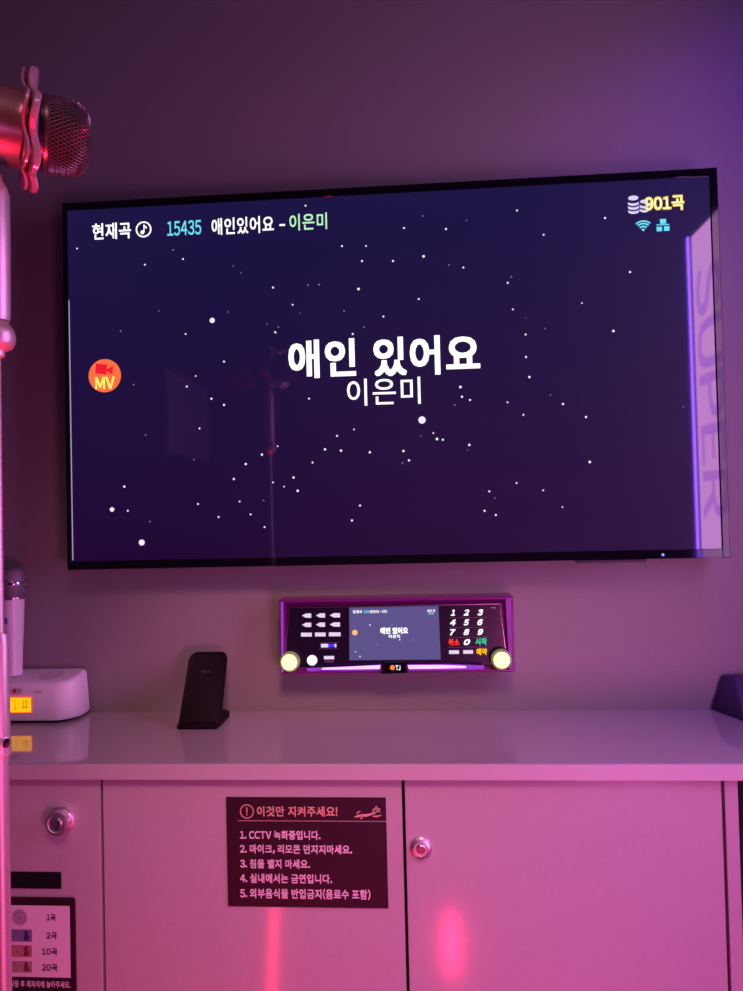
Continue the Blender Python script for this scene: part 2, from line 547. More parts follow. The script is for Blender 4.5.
# MV badge
cc = at(104.8, 375.7, TXY)
bd = MB().disc(cc - Vector((0, .0003, 0)), 17.2 * mm, .0003, 48).build('video_badge', glow('badge_orange', (255, 112, 66), 1.0), screen)
cx, cz, y = cc.x, cc.z, cc.y - .0004
o = MB()
o.prism([(cx - 9.2 * mm, cz + 13 * mm), (cx + 2.6 * mm, cz + 11.5 * mm), (cx + 2 * mm, cz + 1.2 * mm), (cx - 9.8 * mm, cz + 2.6 * mm)], 'y', y - .0002, y)
o.prism([(cx + 2 * mm, cz + 6.5 * mm), (cx + 9.2 * mm, cz + 9.8 * mm), (cx + 8 * mm, cz + 1 * mm), (cx + 2 * mm, cz + 4.5 * mm)], 'y', y - .00018, y - .00001)
o.build('camera_icon', glow('badge_red', (240, 28, 52), 1.0), screen)
lettering('badge_text', 'MV', (95.2, 114.8, 376.8, 389), TXY - .0004, glow('badge_yellow', (255, 240, 110), 1.05), screen, .03)
# coins, counter, network marks
o = MB()


def ell(mb, px, py, rx, ry, Y, th=.0002, n=24):
    c = at(px, py, Y)
    mb.prism([(c.x + rx * mm * math.cos(2 * math.pi * i / n), c.z + ry * mm * math.sin(2 * math.pi * i / n)) for i in range(n)], 'y', Y - th, Y)


ell(o, 633.2, 198, 5, 2.4, TXY)
for k in range(3):
    c = at(633.4 + k * .15, 203 + k * 4.0, TXY)
    pts = [(c.x + 5.3 * mm * math.cos(t), c.z + 2.4 * mm * math.sin(t) - 0.5 * mm) for t in [math.pi + math.pi * i / 12 for i in range(13)]]
    pts += [(c.x + 5.3 * mm * math.cos(t), c.z + 1.9 * mm * math.sin(t) + 1.5 * mm) for t in [2 * math.pi - math.pi * i / 12 for i in range(13)]]
    o.prism(pts, 'y', TXY - .0002, TXY)
ell(o, 644.2, 201.5, 4, 1.9, TXY)
for k in range(2):
    c = at(644.3 + k * .15, 205.6 + k * 4.0, TXY)
    pts = [(c.x + 4.4 * mm * math.cos(t), c.z + 2.4 * mm * math.sin(t) - 0.5 * mm) for t in [math.pi + math.pi * i / 12 for i in range(13)]]
    pts += [(c.x + 4.4 * mm * math.cos(t), c.z + 1.9 * mm * math.sin(t) + 1.5 * mm) for t in [2 * math.pi - math.pi * i / 12 for i in range(13)]]
    o.prism(pts, 'y', TXY - .0002, TXY)
o.build('coin_icon', g_lav, screen)
lettering('remaining_songs_outline', '901곡', (644.6, 684.4, 195.6, 211), TXY - .0003, g_yel, screen, .05)
lettering('remaining_songs_text', '901곡', (645.4, 683.6, 196.6, 210), TXY - .0008, g_pale, screen, .008)
o = MB()
c = at(643.3, 231.4, TXY)
for ri, ro in ((0, 2.6), (4.0, 5.7), (7.0, 8.6), (9.6, 11)):
    a0, a1 = math.radians(48), math.radians(132)
    ts = [a0 + (a1 - a0) * i / 14 for i in range(15)]
    pts = [(c.x + ro * mm * math.cos(t), c.z + ro * mm * math.sin(t)) for t in ts]
    pts += [(c.x + ri * mm * math.cos(t), c.z + ri * mm * math.sin(t)) for t in reversed(ts)] if ri else [(c.x, c.z)]
    o.prism(pts, 'y', TXY - .0002, TXY)
o.build('wifi_icon', g_cyan, screen)
o = MB()
pbox(o, 660, 666, 219, 223.6, TXY); pbox(o, 656.6, 662, 226.8, 231.3, TXY); pbox(o, 664, 669.4, 226.2, 230.8, TXY)
pbox(o, 656.4, 669.2, 224.3, 225.2, TXY); pbox(o, 662.3, 663.4, 223, 225, TXY)
o.build('network_icon', g_cyan, screen)
# lower edge details
o = MB().box((at(577, 560, TY).x, TY + .003, z0 - .0045), (at(647, 560, TY).x, TY + .022, z0 + .0005), .001).build('sensor_housing', m_black, root)
p = at(663, 554.8, TY)
MB().disc(p - Vector((0, .0004, 0)), .0022, .0006, 16).build('power_light', glow('standby_blue', (120, 110, 255), 2.5), root)

# ------------------------------------------------------------------ karaoke machine
KY = -.055
r0 = at(279, 601, KY); r1 = at(513.5, 595, KY); r2 = at(515, 671.5, KY); r3 = at(280.5, 674.5, KY)
kx0, kx1 = (r0.x + r3.x) / 2, (r1.x + r2.x) / 2
kz0, kz1 = (r2.z + r3.z) / 2, (r0.z + r1.z) / 2
root = empty('karaoke_machine', ((kx0 + kx1) / 2, -.02, kz0), 'black karaoke control unit with glowing purple edges and keypad on the wall', 'karaoke machine')
m_kframe = mat('led_violet_plastic', (0.17, 0.010, 0.16), 0.22)  # purple LED light on the frame put into its base colour
m_kface = mat('control_face', (0.012, 0.006, 0.020), 0.22)
FY = KY + .016       # face plate lies back in the frame
ix0, ix1, iz0, iz1 = kx0 + .010, kx1 - .012, kz0 + .010, kz1 - .012
g = MB()


def quadring(outer, inner):
    n = len(outer)
    for i in range(n):
        j = (i + 1) % n
        g.face([outer[i], outer[j], inner[j], inner[i]])


def rect(xa, xb, za, zb, y):
    return [(xa, y, za), (xb, y, za), (xb, y, zb), (xa, y, zb)]


A = rect(kx0, kx1, kz0, kz1, -.0005)
B = rect(kx0, kx1, kz0, kz1, KY + .002)
B2 = rect(kx0 + .0015, kx1 - .0015, kz0 + .0015, kz1 - .0015, KY)
C_ = rect(kx0 + .0035, kx1 - .0035, kz0 + .004, kz1 - .0045, KY)
D_ = rect(ix0, ix1, iz0, iz1, FY + .001)
quadring(A, B); quadring(B, B2); quadring(B2, C_); quadring(C_, D_)
g.face(D_); g.face(A[::-1])
g.build('frame', m_kframe, root)
# face plate, wider at the foot
fp = [at(288.4, 608, FY), at(499.6, 604.2, FY), at(506.5, 652, FY), at(507, 664, FY), at(286.5, 668, FY), at(286.5, 652, FY)]
face = MB().prism([(p.x, p.z) for p in fp], 'y', FY - .004, FY + .0008).build('face_plate', m_kface, root)
F2 = FY - .0042
o = MB()
line = [at(p[0], p[1], F2) for p in ((299, 667), (286, 662), (285.8, 650), (289, 607.8), (499.4, 604), (505.6, 649))]
o.tube(line, .0007, 6)
o.build('face_trim', m_steel, root)
g_violet = mat('violet_bar_light', (0, 0, 0), emit=(0.42, 0.05, 0.80), es=0.75)
g_mag = mat('magenta_bar_light', (0, 0, 0), emit=(0.45, 0.03, 0.52), es=0.6)
g_hot = mat('hot_violet_bar_light', (0, 0, 0), emit=(0.95, 0.45, 1.0), es=1.6)


def flat(mb, pts, Y, th=.0008):
    q = [at(px, py, Y) for px, py in pts]
    mb.prism([(p.x, p.z) for p in q], 'y', Y - th, Y)
    return mb


flat(MB(), [(280.8, 602), (283.4, 602), (283.6, 672), (281.4, 673)], KY - .0002).build('light_bar', g_violet, root)
flat(MB(), [(505.5, 600), (511, 597), (512.5, 669), (509.5, 669)], KY - .0002).build('light_bar', g_mag, root)
lb = flat(MB(), [(307, 668.2), (345, 666.6), (381, 664.6), (380, 670.2), (345, 670.6), (307, 670.6)], KY - .0002, .001).build('light_bar', g_violet, root)
flat(MB(), [(322, 667.9), (350, 666.6), (380.4, 665.2), (379.8, 668.8), (350, 669.2), (322, 669.4)], KY - .0014).build('bright_core', g_hot, lb)
lb = flat(MB(), [(407, 664.4), (450, 664), (484, 665.5), (484, 669), (450, 670), (409, 670.2)], KY - .0002, .001).build('light_bar', g_violet, root)
flat(MB(), [(407.8, 665.2), (440, 665), (466, 666), (466, 667.8), (440, 668.4), (409, 668.8)], KY - .0014).build('bright_core', g_hot, lb)
lh = flat(MB(), [(380.5, 673.4), (385, 661.8), (403.5, 661.4), (408, 672.4)], KY - .0005, .004).build('logo_housing', m_gloss, root)
o = MB().disc(at(392.4, 667.6, KY - .005), .0042, .0004, 20).build('logo_dot', glow('logo_orange', (250, 130, 60), 1.1), lh)
lettering('logo_text', 'TJ', (395.6, 400.4, 665.3, 670.2), KY - .0047, g_white, lh, .03)
# machine display, the same picture as the big screen
g_kscr = glow('small_display', (98, 90, 148), 0.9)
ks = flat(MB(), [(349.2, 607.6), (438.4, 606), (440.8, 659.4), (349.4, 660.2)], F2, .0008)
KS = F2 - .001
for px, py, r in ((370, 625, .0014), (355.5, 651.8, .0012), (360, 656.6, .0014), (399.7, 639.8, .0014), (377, 644.5, .0006), (402, 643, .0006), (392, 625, .0006), (413, 640, .0006)):
    n0 = len(ks.bm.faces)
    ks.disc(at(px, py, KS), r, .0002, 12)
    ks.bm.faces.ensure_lookup_table()
    for fc in ks.bm.faces[n0:]:
        fc.material_index = 1
ks = ks.build('display', mat('small_display_picture', (.01, .01, .015), .15, emit=s2l((98, 88, 148)), es=.85), root)
ks.data.materials.append(g_lav)
lettering('display_title', '애인 있어요', (380.3, 408, 627.3, 634), KS, g_white, ks, .06)
lettering('display_singer', '이은미', (388.5, 400, 634.6, 638.2), KS, g_white, ks, .03)
lettering('display_current_song', '현재곡', (352.8, 362, 610.2, 613.4), KS, g_white, ks, .02)
lettering('display_number', '15435', (363.5, 369.4, 610.3, 613.2), KS, g_cyan, ks, .02)
lettering('display_song', '애인있어요 - 이은미', (370, 387, 610, 613.2), KS, g_white, ks, .02)
lettering('display_songs_left', '901곡', (427.4, 435.2, 609.4, 612.3), KS, g_white, ks, .02)
o = MB(); pbox(o, 428.6, 430.5, 613, 614.4, KS, .0003); pbox(o, 431.5, 433.4, 613, 614.4, KS, .0003)
o.build('display_marks', g_cyan, ks)
MB().disc(at(354.8, 632.6, KS - .0004), .0048, .0004, 24).build('display_badge', glow('display_orange', (255, 190, 130), 1.0), ks)
# left hand keys
KP = F2 - .0002


def arrow_key(x_0, x_1, y, h=2.1, notch=True):
    pts = [(x_0, y), (x_0 + 3, y - h * .75), (x_0 + 3.8, y - h), (x_1, y - h), (x_1, y + h), (x_0 + 3.8, y + h), (x_0 + 3, y + h * .75)]
    if not notch:
        pts = [(x_0, y - h * .9), (x_1, y - h * .9), (x_1, y + h * .9), (x_0, y + h * .9)]
    flat(MB(), pts, KP, .0008).build('function_key', g_key, root)


g_key = glow('key_white', (235, 215, 245), 1.0)
for row, y in enumerate((615.6, 624.8, 634.6)):
    for (xa, xb) in ((302, 311.2), (316, 325), (329.8, 340)):
        arrow_key(xa - (.9 if row == 2 else 0), xb + (.6 if row == 2 else 0), y - (xa - 302) * .012, 2.1, row < 2)
o = MB(); pbox(o, 321, 328.2, 643.8, 647.4, KP); pbox(o, 334.6, 336.4, 643.8, 647.2, KP)
mk = o.build('mode_key', g_key, root)
pbox(MB(), 328.4, 334.4, 643.8, 647.2, KP).build('blue_mark', glow('key_blue', (70, 50, 255), 1.2), mk)
o = MB(); pbox(o, 318.6, 339, 642.2, 642.6, KP, .0003); pbox(o, 318.6, 339, 648.6, 649, KP, .0003)
o.build('key_outline', mat('dim_line', (.12, .08, .14), .4), mk)
MB().lathe([(.0088, 0), (.0088, .002), (.0076, .003)], at(312.2, 660.2, F2 + .0002), (0, -1, 0), 28).build('round_button', glow('button_white', (250, 240, 250), 1.3), root, 30)
mk = pbox(MB(), 324, 334.2, 656, 659.2, KP).build('function_key', g_key, root)
pbox(MB(), 324.6, 333.8, 660.2, 662.6, KP, .0003).build('key_lower_mark', mat('dim_key', (.08, .07, .14), .4), mk)  # dim rectangle below the key
# keypad
for row, (y, keys) in enumerate(((612.8, '123'), (622.6, '456'), (632.3, '789'))):
    for k, ch in enumerate(keys):
        px = (452.8, 466.4, 480.2)[k]
        wdt = 2.2 if ch == '1' else 2.9
        lettering('number_key', ch, (px - wdt, px + wdt, y - 3.1 - k * .15, y + 2.9 - k * .15), KP, g_white, root, .05, .28, .0008)
lettering('number_key', '0', (463.6, 470.2, 639.2, 645), KP, g_white, root, .05, .28, .0008)
g_red = glow('key_red', (255, 62, 50), 1.2)
g_teal = glow('key_green', (40, 215, 165), 1.1)
g_amb = glow('key_amber', (255, 190, 20), 1.2)
lettering('cancel_key', '취소', (448.4, 459.4, 638.8, 645.6), KP, g_red, root, .035, 0, .0008)
lettering('start_key', '시작', (475.4, 486.8, 638, 645), KP, g_teal, root, .035, 0, .0008)
lettering('reserve_key', '예약', (476.4, 487, 648.2, 655), KP, g_amb, root, .04, 0, .0008)
pbox(MB(), 449, 459, 650.3, 653.9, KP).build('function_key', g_key, root)
pbox(MB(), 463.2, 473, 650.1, 653.7, KP).build('function_key', g_key, root)
o = MB()
for y in (617.6, 627.4, 637.2, 647):
    pbox(o, 448.5, 487, y - .25, y + .25, KP, .0002)
o.build('keypad_lines', mat('keypad_line', (.10, .07, .12), .4), root)
pbox(MB(), 491, 495.5, 607.2, 608.3, KP, .0002).build('small_mark', mat('keypad_mark', (.3, .25, .35), .4), root)
# lit knobs
m_knob = mat('knob_light', (.3, .3, .2), .4, emit=s2l((240, 250, 175)), es=1.25)
m_knobring = mat('knob_ring', (.20, .20, .12), .25, emit=(.30, .33, .10), es=.35)
for px, py in ((289.2, 662.4), (501.8, 660.2)):
    c = at(px, py, KY - .006)
    c.y = KY + .004
    kn = MB().lathe([(.0172, 0), (.0172, .006), (.0160, .0085), (.0138, .0092)], c, (0, -1, 0), 40).build('volume_knob', m_knobring, root, 30)
    MB().lathe([(.0137, .0088), (.0135, .0108), (.010, .0122), (.004, .0128)], c, (0, -1, 0), 40).build('knob_light', m_knob, kn, 40)

# ------------------------------------------------------------------ phone charger
root = empty('phone_charger', (-.319, -.065, CZ), 'black wireless phone charging stand leaning back on the countertop', 'phone charger')
cx = -.3188
hw, hh = .0352, .1095
pts = []


def rrect(w2, h0, h1, r, n=8, top_r=None):
    tr = top_r or r
    out = []
    for (sx, zc, rr, a) in ((1, h0 + r, r, -90), (1, h1 - tr, tr, 0), (-1, h1 - tr, tr, 90), (-1, h0 + r, r, 180)):
        for i in range(n + 1):
            t = math.radians(a + 90 * i / n)
            out.append((sx * (w2 - rr) + rr * math.cos(t), zc + rr * math.sin(t)))
    return out


outl = rrect(hw, 0, hh, .004, 6, .011)
outl = [(x * (1 - .05 * z / hh), z + (.004 * (1 - (x / hw) ** 2) if z > hh * .8 else 0)) for x, z in outl]
tilt = math.atan2(.064, hh)
bm_ = MB()
R0, R1, R2 = [], [], []
for x, z in outl:
    y0_ = -.1035 + z * math.tan(tilt)
    R0.append((cx + x, y0_, CZ + .0012 + z))
rings = []
for (dy, sc) in ((0.0015, .96), (0, .985), (.001, 1.0), (.0065, 1.0), (.008, .97)):
    rings.append([(cx + x * sc, -.1035 + dy + z * math.tan(tilt), CZ + .0008 + (z - hh / 2) * (sc if sc < 1 else 1) + hh / 2) for x, z in outl])
rings = [r[:] for r in rings]
rings.insert(0, [(cx + x * .9, -.1035 + .0016 + z * math.tan(tilt), CZ + .0008 + (z - hh / 2) * .94 + hh / 2) for x, z in outl])
m_chg = mat('charger_black', (0.006, 0.002, 0.006), 0.6, spec=.2)
bp_ = bm_.loft(rings).build('back_plate', m_chg, root, 40)
lg = glyph_mesh('SAMSUNG', .01)
vs = [v.co.copy() for v in lg.vertices]
bx0 = min(v.x for v in vs); bx1 = max(v.x for v in vs); by0 = min(v.y for v in vs); by1 = max(v.y for v in vs)
for v, co in zip(lg.vertices, vs):
    z = .0800 + (co.y - by0) / (by1 - by0) * .0035
    v.co = Vector((cx - .008 + (co.x - bx0) / (bx1 - bx0) * .017, -.1035 + .0012 + z * math.tan(tilt), CZ + .0008 + z)) - root.location
lg.materials.clear(); lg.materials.append(mat('charger_print', (.26, .18, .24), .5))
lo = bpy.data.objects.new('brand_print', lg); COL.objects.link(lo); lo.parent = bp_
zi = .014
MB().lathe([(.0030, 0), (.0030, .0005)], (cx + .022, -.1035 + zi * math.tan(tilt) + .0004, CZ + zi), (0, -1, math.tan(tilt)), 20).build('indicator', mat('indicator_grey', (.30, .24, .28), .4), bp_)
fo = [(cx + x, y - .060) for x, y in rrect(.0350, -.041, .042, .006, 6, .022)]
MB().prism(fo, 'z', CZ + .0003, CZ + .0095, .002, 2).build('foot', m_chg, root, 40)
MB().box((cx - .034, -.112, CZ + .0005), (cx + .034, -.101, CZ + .0085), .002).build('front_lip', m_chg, root, 40)

# ------------------------------------------------------------------ microphone dock
root = empty('microphone_dock', (-.655, -.04, CZ), 'white rounded microphone charging dock with a small amber display', 'microphone dock')
dl, dr = -.785, -.546
yb_, yf_ = -.006, -.076


def dock_ring(z, ins, fy, rf=.036, rb=.008, n=10):
    """footprint with large front corners"""
    out = []
    xl_, xr_ = dl + ins, dr - ins
    ya, yb2 = fy + ins, yb_ - ins * .3
    for (cx_, cy_, r, a) in ((xr_ - rf, ya + rf, rf, -90), (xr_ - rb, yb2 - rb, rb, 0), (xl_ + rb, yb2 - rb, rb, 90), (xl_ + rf, ya + rf, rf, 180)):
        for i in range(n + 1):
            t = math.radians(a + 90 * i / n)
            out.append((cx_ + r * math.cos(t), cy_ + r * math.sin(t), z))
    return out


def tiltz(rg, z0_, slope):
    return [(x, y, z0_ + (y - yf_) * slope) for x, y, z in rg]


sl = .18
rings = [dock_ring(CZ + .0045, .007, yf_, .034), dock_ring(CZ + .0055, .002, yf_, .036), dock_ring(CZ + .010, 0, yf_), dock_ring(CZ + .040, .0015, yf_),
         tiltz(dock_ring(0, .004, yf_), CZ + .0635, sl), tiltz(dock_ring(0, .0055, yf_), CZ + .0665, sl), tiltz(dock_ring(0, .0085, yf_), CZ + .0685, sl), tiltz(dock_ring(0, .014, yf_, .030), CZ + .069, sl)]
body = MB().loft(rings).build('body', m_white, root, 50)
rings = [dock_ring(CZ + .0002, .012, yf_, .030), dock_ring(CZ + .0050, .010, yf_, .032)]
MB().loft(rings).build('rubber_foot', m_black, root, 30)
topz = lambda y: CZ + .069 + (y - yf_) * sl
for sxp in (-.600, -.738):
    c = Vector((sxp, -.041, topz(-.041) + .0003))
    MB().lathe([(.0205, 0), (.0195, .0007), (.017, .0002), (.010, .0001)], c, (0, -sl, 1), 36).build('socket', mat('socket_white', (.72, .68, .72), .35), root, 30)
DFY = yf_
fd = DFY + .0006
pbox(MB(), 6, 32.2, 696.6, 713, fd, .0008, .0002).build('display_border', mat('red_border', (.3, .02, .02), .4, emit=s2l((235, 60, 40)), es=.9), root)
o = pbox(MB(), 7, 31.3, 697.5, 712.2, fd, .0012, .0003).build('display', mat('amber_display', (.1, .05, .0), .3, emit=s2l((255, 176, 10)), es=1.3), root)
lettering('display_digits', '1', (14.5, 16, 700, 709.5), fd - .0012, mat('digit_dark', (.25, .10, 0), .5, emit=s2l((190, 110, 0)), es=.8), o, .02)
lettering('display_digits', '12', (22, 28, 700.5, 708), fd - .0012, bpy.data.materials['digit_dark'], o, .02)
MB().disc(at(14.2, 691, fd - .0004), .0036, .001, 20).build('logo_dot', mat('logo_red', (.55, .03, .06), .4), root)
lettering('logo_text', 'TJ', (17.5, 21.5, 689, 693.2), fd, mat('logo_grey', (.3, .25, .32), .5), root, .03, 0, .0012)
o = MB(); pbox(o, 35, 38, 691.3, 692.3, fd, .001); pbox(o, 39, 41.5, 691.3, 692.3, fd, .001)
o.build('printed_mark', bpy.data.materials['logo_grey'], root)

# microphone standing in the dock
mx, my = -.6700, -.041
mz = topz(my)
root = empty('handheld_microphone', (mx, my, mz), 'white handheld microphone with steel mesh head standing in the dock', 'microphone')
prof = [(.0130, -.0), (.0150, .002), (.0153, .03), (.0178, .092), (.0193, .132), (.0196, .136), (.018, .1375)]
MB().lathe(prof, (mx, my, mz + .0015), (0, 0, 1), 40).build('body', m_white, root, 40)
m_mesh = bpy.data.materials.new('steel_mesh')


def mesh_mat(m, base, holes, sc, rough=.35, metal=.9, uv=True):
    m.use_nodes = True
    nt = m.node_tree
    b = nt.nodes['Principled BSDF']
    b.inputs['Roughness'].default_value = rough
    b.inputs['Metallic'].default_value = metal
    tc = nt.nodes.new('ShaderNodeTexCoord')
    v = nt.nodes.new('ShaderNodeTexVoronoi')
    v.inputs['Scale'].default_value = sc
    v.inputs['Randomness'].default_value = .25
    nt.links.new(tc.outputs['Object'], v.inputs['Vector'])
    r = nt.nodes.new('ShaderNodeValToRGB')
    r.color_ramp.elements[0].position = .35
    r.color_ramp.elements[1].position = .6
    r.color_ramp.elements[0].color = (*holes, 1)
    r.color_ramp.elements[1].color = (*base, 1)
    nt.links.new(v.outputs['Distance'], r.inputs['Fac'])
    nt.links.new(r.outputs['Color'], b.inputs['Base Color'])


mesh_mat(m_mesh, (.36, .30, .36), (.08, .06, .08), 700, .6, .5)
hz = mz + .139
MB().lathe([(.0175, 0), (.019, .004), (.0225, .012), (.0242, .022), (.0242, .0235)], (mx, my, hz), (0, 0, 1), 40).build('lower_mesh', m_mesh, root, 40)
MB().lathe([(.0246, .0225), (.0252, .024), (.0252, .0265), (.0246, .028)], (mx, my, hz), (0, 0, 1), 40).build('band', m_chrome, root, 30)
MB().lathe([(.0243, .0275), (.0243, .034), (.0228, .042), (.019, .049), (.012, .0535), (.004, .0552)], (mx, my, hz), (0, 0, 1), 40).build('upper_mesh', m_mesh, root, 40)
MB().lathe([(.0196, .0), (.0202, .001), (.0202, .004), (.019, .0052)], (mx, my, hz - .0035), (0, 0, 1), 40).build('collar', m_steel, root, 30)
lettering('printed_letters', 'EB', (1.5, 7.6, 618.2, 623.8), my - .0194, mat('blue_print', (.03, .08, .35), .5), root, .04)

# ------------------------------------------------------------------ dark wedge box at right
bx = MB()
A_ = (.541, -.004); 
P0 = [(.541, -.004, CZ + .0006), (.5645, -.080, CZ + .0006), (.74, -.115, CZ + .0006), (.74, -.004, CZ + .0006)]
P1 = [(.560, -.004, CZ + .0600), (.575, -.020, CZ + .0600), (.74, -.030, CZ + .0605), (.74, -.004, CZ + .0605)]
bx.loft([P0, P1])
bmesh.ops.bevel(bx.bm, geom=bx.bm.edges[:], offset=.003, segments=2, profile=.5, affect='EDGES')
o = bx.build('speaker_case', m_fab, None, 40)
o['label'] = 'dark violet sloping case on the right end of the countertop'
o['category'] = 'case'

# ------------------------------------------------------------------ notice on the middle cabinet
SGY = DY - .0003
q = [at(226.5, 797, SGY), at(386.3, 797.3, SGY), at(388, 908, SGY), at(228, 905.8, SGY)]
sx0, sx1, sz0, sz1 = (q[0].x + q[3].x) / 2, (q[1].x + q[2].x) / 2, (q[2].z + q[3].z) / 2, (q[0].z + q[1].z) / 2
root = empty('notice_sign', ((sx0 + sx1) / 2, SGY, sz0), 'black rectangular notice with five numbered rules stuck on the middle cabinet door', 'sign')
MB().box((sx0, SGY - .0012, sz0), (sx1, SGY, sz1)).build('board', m_sign, root)
TY2 = SGY - .0013
lettering('heading', '이것만 지켜주세요!', (257, 337.4, 806.2, 816.6), TY2, m_signgold, root, .022)
c = at(246.9, 811.4, TY2)
k2 = 1.415e-3
o = MB()
ring(o, c - Vector((0, .0003, 0)), 7.1 * k2, 1.0 * k2, .0003)
o.box((c.x - .6 * k2, c.y - .0003, c.z - 1.2 * k2), (c.x + .6 * k2, c.y, c.z + 4 * k2))
o.box((c.x - .7 * k2, c.y - .0003, c.z - 3.6 * k2), (c.x + .7 * k2, c.y, c.z - 2.3 * k2))
o.build('warning_mark', m_signgold, root)
o = MB(); pbox(o, 238, 386.2, 820.6, 821.4, TY2, .0003)
o.build('heading_line', mat('heading_line_gold', (.45, .25, .26), .5), root)


def stroke(mb, pts, Y, w, th=.0003):
    q = [at(px, py, Y) for px, py in pts]
    ws = w if isinstance(w, (list, tuple)) else [w] * len(q)
    L, Rr = [], []
    for i, p in enumerate(q):
        d = (q[min(i + 1, len(q) - 1)] - q[max(i - 1, 0)]).normalized()
        nrm = Vector((-d.z, 0, d.x)) * ws[i] * k2 * .5
        L.append(p + nrm); Rr.append(p - nrm)
    for i in range(len(q) - 1):
        mb.prism([(L[i].x, L[i].z), (L[i + 1].x, L[i + 1].z), (Rr[i + 1].x, Rr[i + 1].z), (Rr[i].x, Rr[i].z)], 'y', Y - th, Y)


o = MB()
stroke(o, [(354.5, 817), (358, 816), (362, 815.6), (367, 815.2), (371, 814.2), (374, 812.5)], TY2, [.8, 2.2, 2.8, 2.6, 1.8, .6])
stroke(o, [(356.6, 813.6), (358.4, 811.8), (360.6, 811.2)], TY2, [.7, 1.2, .6])
stroke(o, [(362.4, 815.4), (361.8, 817.6), (360.6, 819.4)], TY2, [2, 1.6, .6])
stroke(o, [(371.5, 813.4), (374, 810.5), (376.4, 806), (378, 809.6), (380.4, 812.6)], TY2, [.6, 1.2, 1.2, 1.4, .8])
stroke(o, [(372.2, 809.6), (376, 808.8), (380.6, 808.8)], TY2, [.5, 1.3, .6])
stroke(o, [(380, 809), (376.6, 811.6), (373.2, 814.6)], TY2, [.6, 1.3, .6])
stroke(o, [(372.5, 816.2), (377, 816.2), (381.6, 815.2)], TY2, [.6, 1.6, .6])
o.build('star_emblem', m_signgold, root)
for name, body, box in (('rule_text', '1. CCTV 녹화중입니다.', (240, 320.4, 830.4, 839.6)), ('rule_text', '2. 마이크, 리모콘 던지지마세요.', (240, 352, 844.6, 854)),
                        ('rule_text', '3. 침을 뱉지 마세요.', (240.2, 310, 859.2, 868.4)), ('rule_text', '4. 실내에서는 금연입니다.', (240.2, 332, 873.8, 883.2)),
                        ('rule_text', '5. 외부음식물 반입금지(음료수 포함)', (240.2, 370.4, 888.6, 899))):
    lettering(name, body, box, TY2, m_signtext, root, .028)

# ------------------------------------------------------------------ price panel on the left cabinet
PYp = DY - .0004
q = [at(-20, 896.8, PYp), at(75.8, 897.2, PYp), at(76.2, 991, PYp)]
px1 = q[1].x
pz1 = q[1].z
root = empty('price_panel', (-.5, PYp, pz1 - .16), 'black framed price panel with coin and banknote pictures on the left cabinet', 'price panel')
pp = [(px1 - .155 + x, pz1 - .16 + z) for x, z in [(0, 0), (.155, 0), (.155, .156)]]
pp += [(px1 - .004 + .004 * math.cos(t), pz1 - .004 + .004 * math.sin(t)) for t in [math.radians(a) for a in (15, 35, 55, 75, 90)]] + [(px1 - .155, pz1)]
MB().prism(pp, 'y', PYp - .004, PYp, .0005, 1).build('plate', m_sign, root)
PC = PYp - .0042
pbox(MB(), -12, 70.2, 905.4, 976.6, PC, .0008).build('price_card', m_paper, root)
PT = PC - .0009
c = at(20, 917.2, PT)
coin = MB().disc(c - Vector((0, .0008, 0)), .0112, .0008, 36).build('coin_picture', mat('coin_grey', (.42, .30, .38), .4), root)
o = MB(); ring(o, c - Vector((0, .0012, 0)), .0100, .0008, .0003); ring(o, c - Vector((0, .0012, 0)), .0060, .0008, .0003)
o.build('coin_ring', mat('coin_light', (.55, .42, .50), .4), coin)
for nm, y_0, y_1, xa, colr, dk in (('banknote_picture', 929.3, 941.4, 8, (.20, .17, .36), (.05, .03, .14)), ('banknote_picture', 945, 956.8, 9, (.50, .20, .22), (.20, .04, .07)),
                                   ('banknote_picture', 961, 972.2, 9, (.40, .26, .22), (.16, .05, .06))):
    n = pbox(MB(), xa, 32, y_0, y_1, PT, .0004).build(nm, mat(nm + '_ink', colr, .5, noise=.25, nscale=160), root)
    o = MB()
    ym = (y_0 + y_1) / 2
    yy = y_0 + (y_1 - y_0) * .28
    ell(o, 26.2, yy, 1.6, 1.9, PT - .0005)
    pbox(o, 24, 29, yy + 2.3, y_1 - 1, PT - .0005, .0002)
    o.build('portrait_print', mat(nm + '_dark', dk, .5), n)
for body, box in (('1곡', (46.6, 55.8, 914.2, 921)), ('2곡', (46.6, 57, 932.2, 939.2)), ('10곡', (42, 57.4, 948.2, 955.2)), ('20곡', (42, 57.6, 964, 971.2))):
    lettering('price_text', body, box, PT, m_ink, root, .02)
lettering('footer_text', '사용 후 제자리에 놓아주세요.', (10, 70.6, 980.6, 987.6), PC, m_signtext, root, .02)

# ------------------------------------------------------------------ microphone stand in the foreground
NY = -.665
ax = at(-3.5, 500, NY).x
zz = lambda py: at(0, py, NY).z
pxs = (NY - CAM.y) / FPX       # metres per pixel there
root = empty('microphone_stand', (ax, NY, 0), 'chrome telescopic microphone stand at the left edge in front of the counter', 'microphone stand')
Z = zz
o = MB().lathe([(.13, .0), (.13, .012), (.12, .018), (.03, .022), (.02, .03)], (ax, NY, .0005), (0, 0, 1), 56).build('base', m_black, root, 30)
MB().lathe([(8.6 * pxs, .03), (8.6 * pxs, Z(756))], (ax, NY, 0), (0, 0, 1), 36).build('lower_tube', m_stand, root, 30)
MB().lathe([(8.6 * pxs, Z(756)), (11 * pxs, Z(754)), (11.4 * pxs, Z(746)), (10.6 * pxs, Z(736)), (9.4 * pxs, Z(734))], (ax, NY, 0), (0, 0, 1), 36).build('collar', m_stand, root, 40)
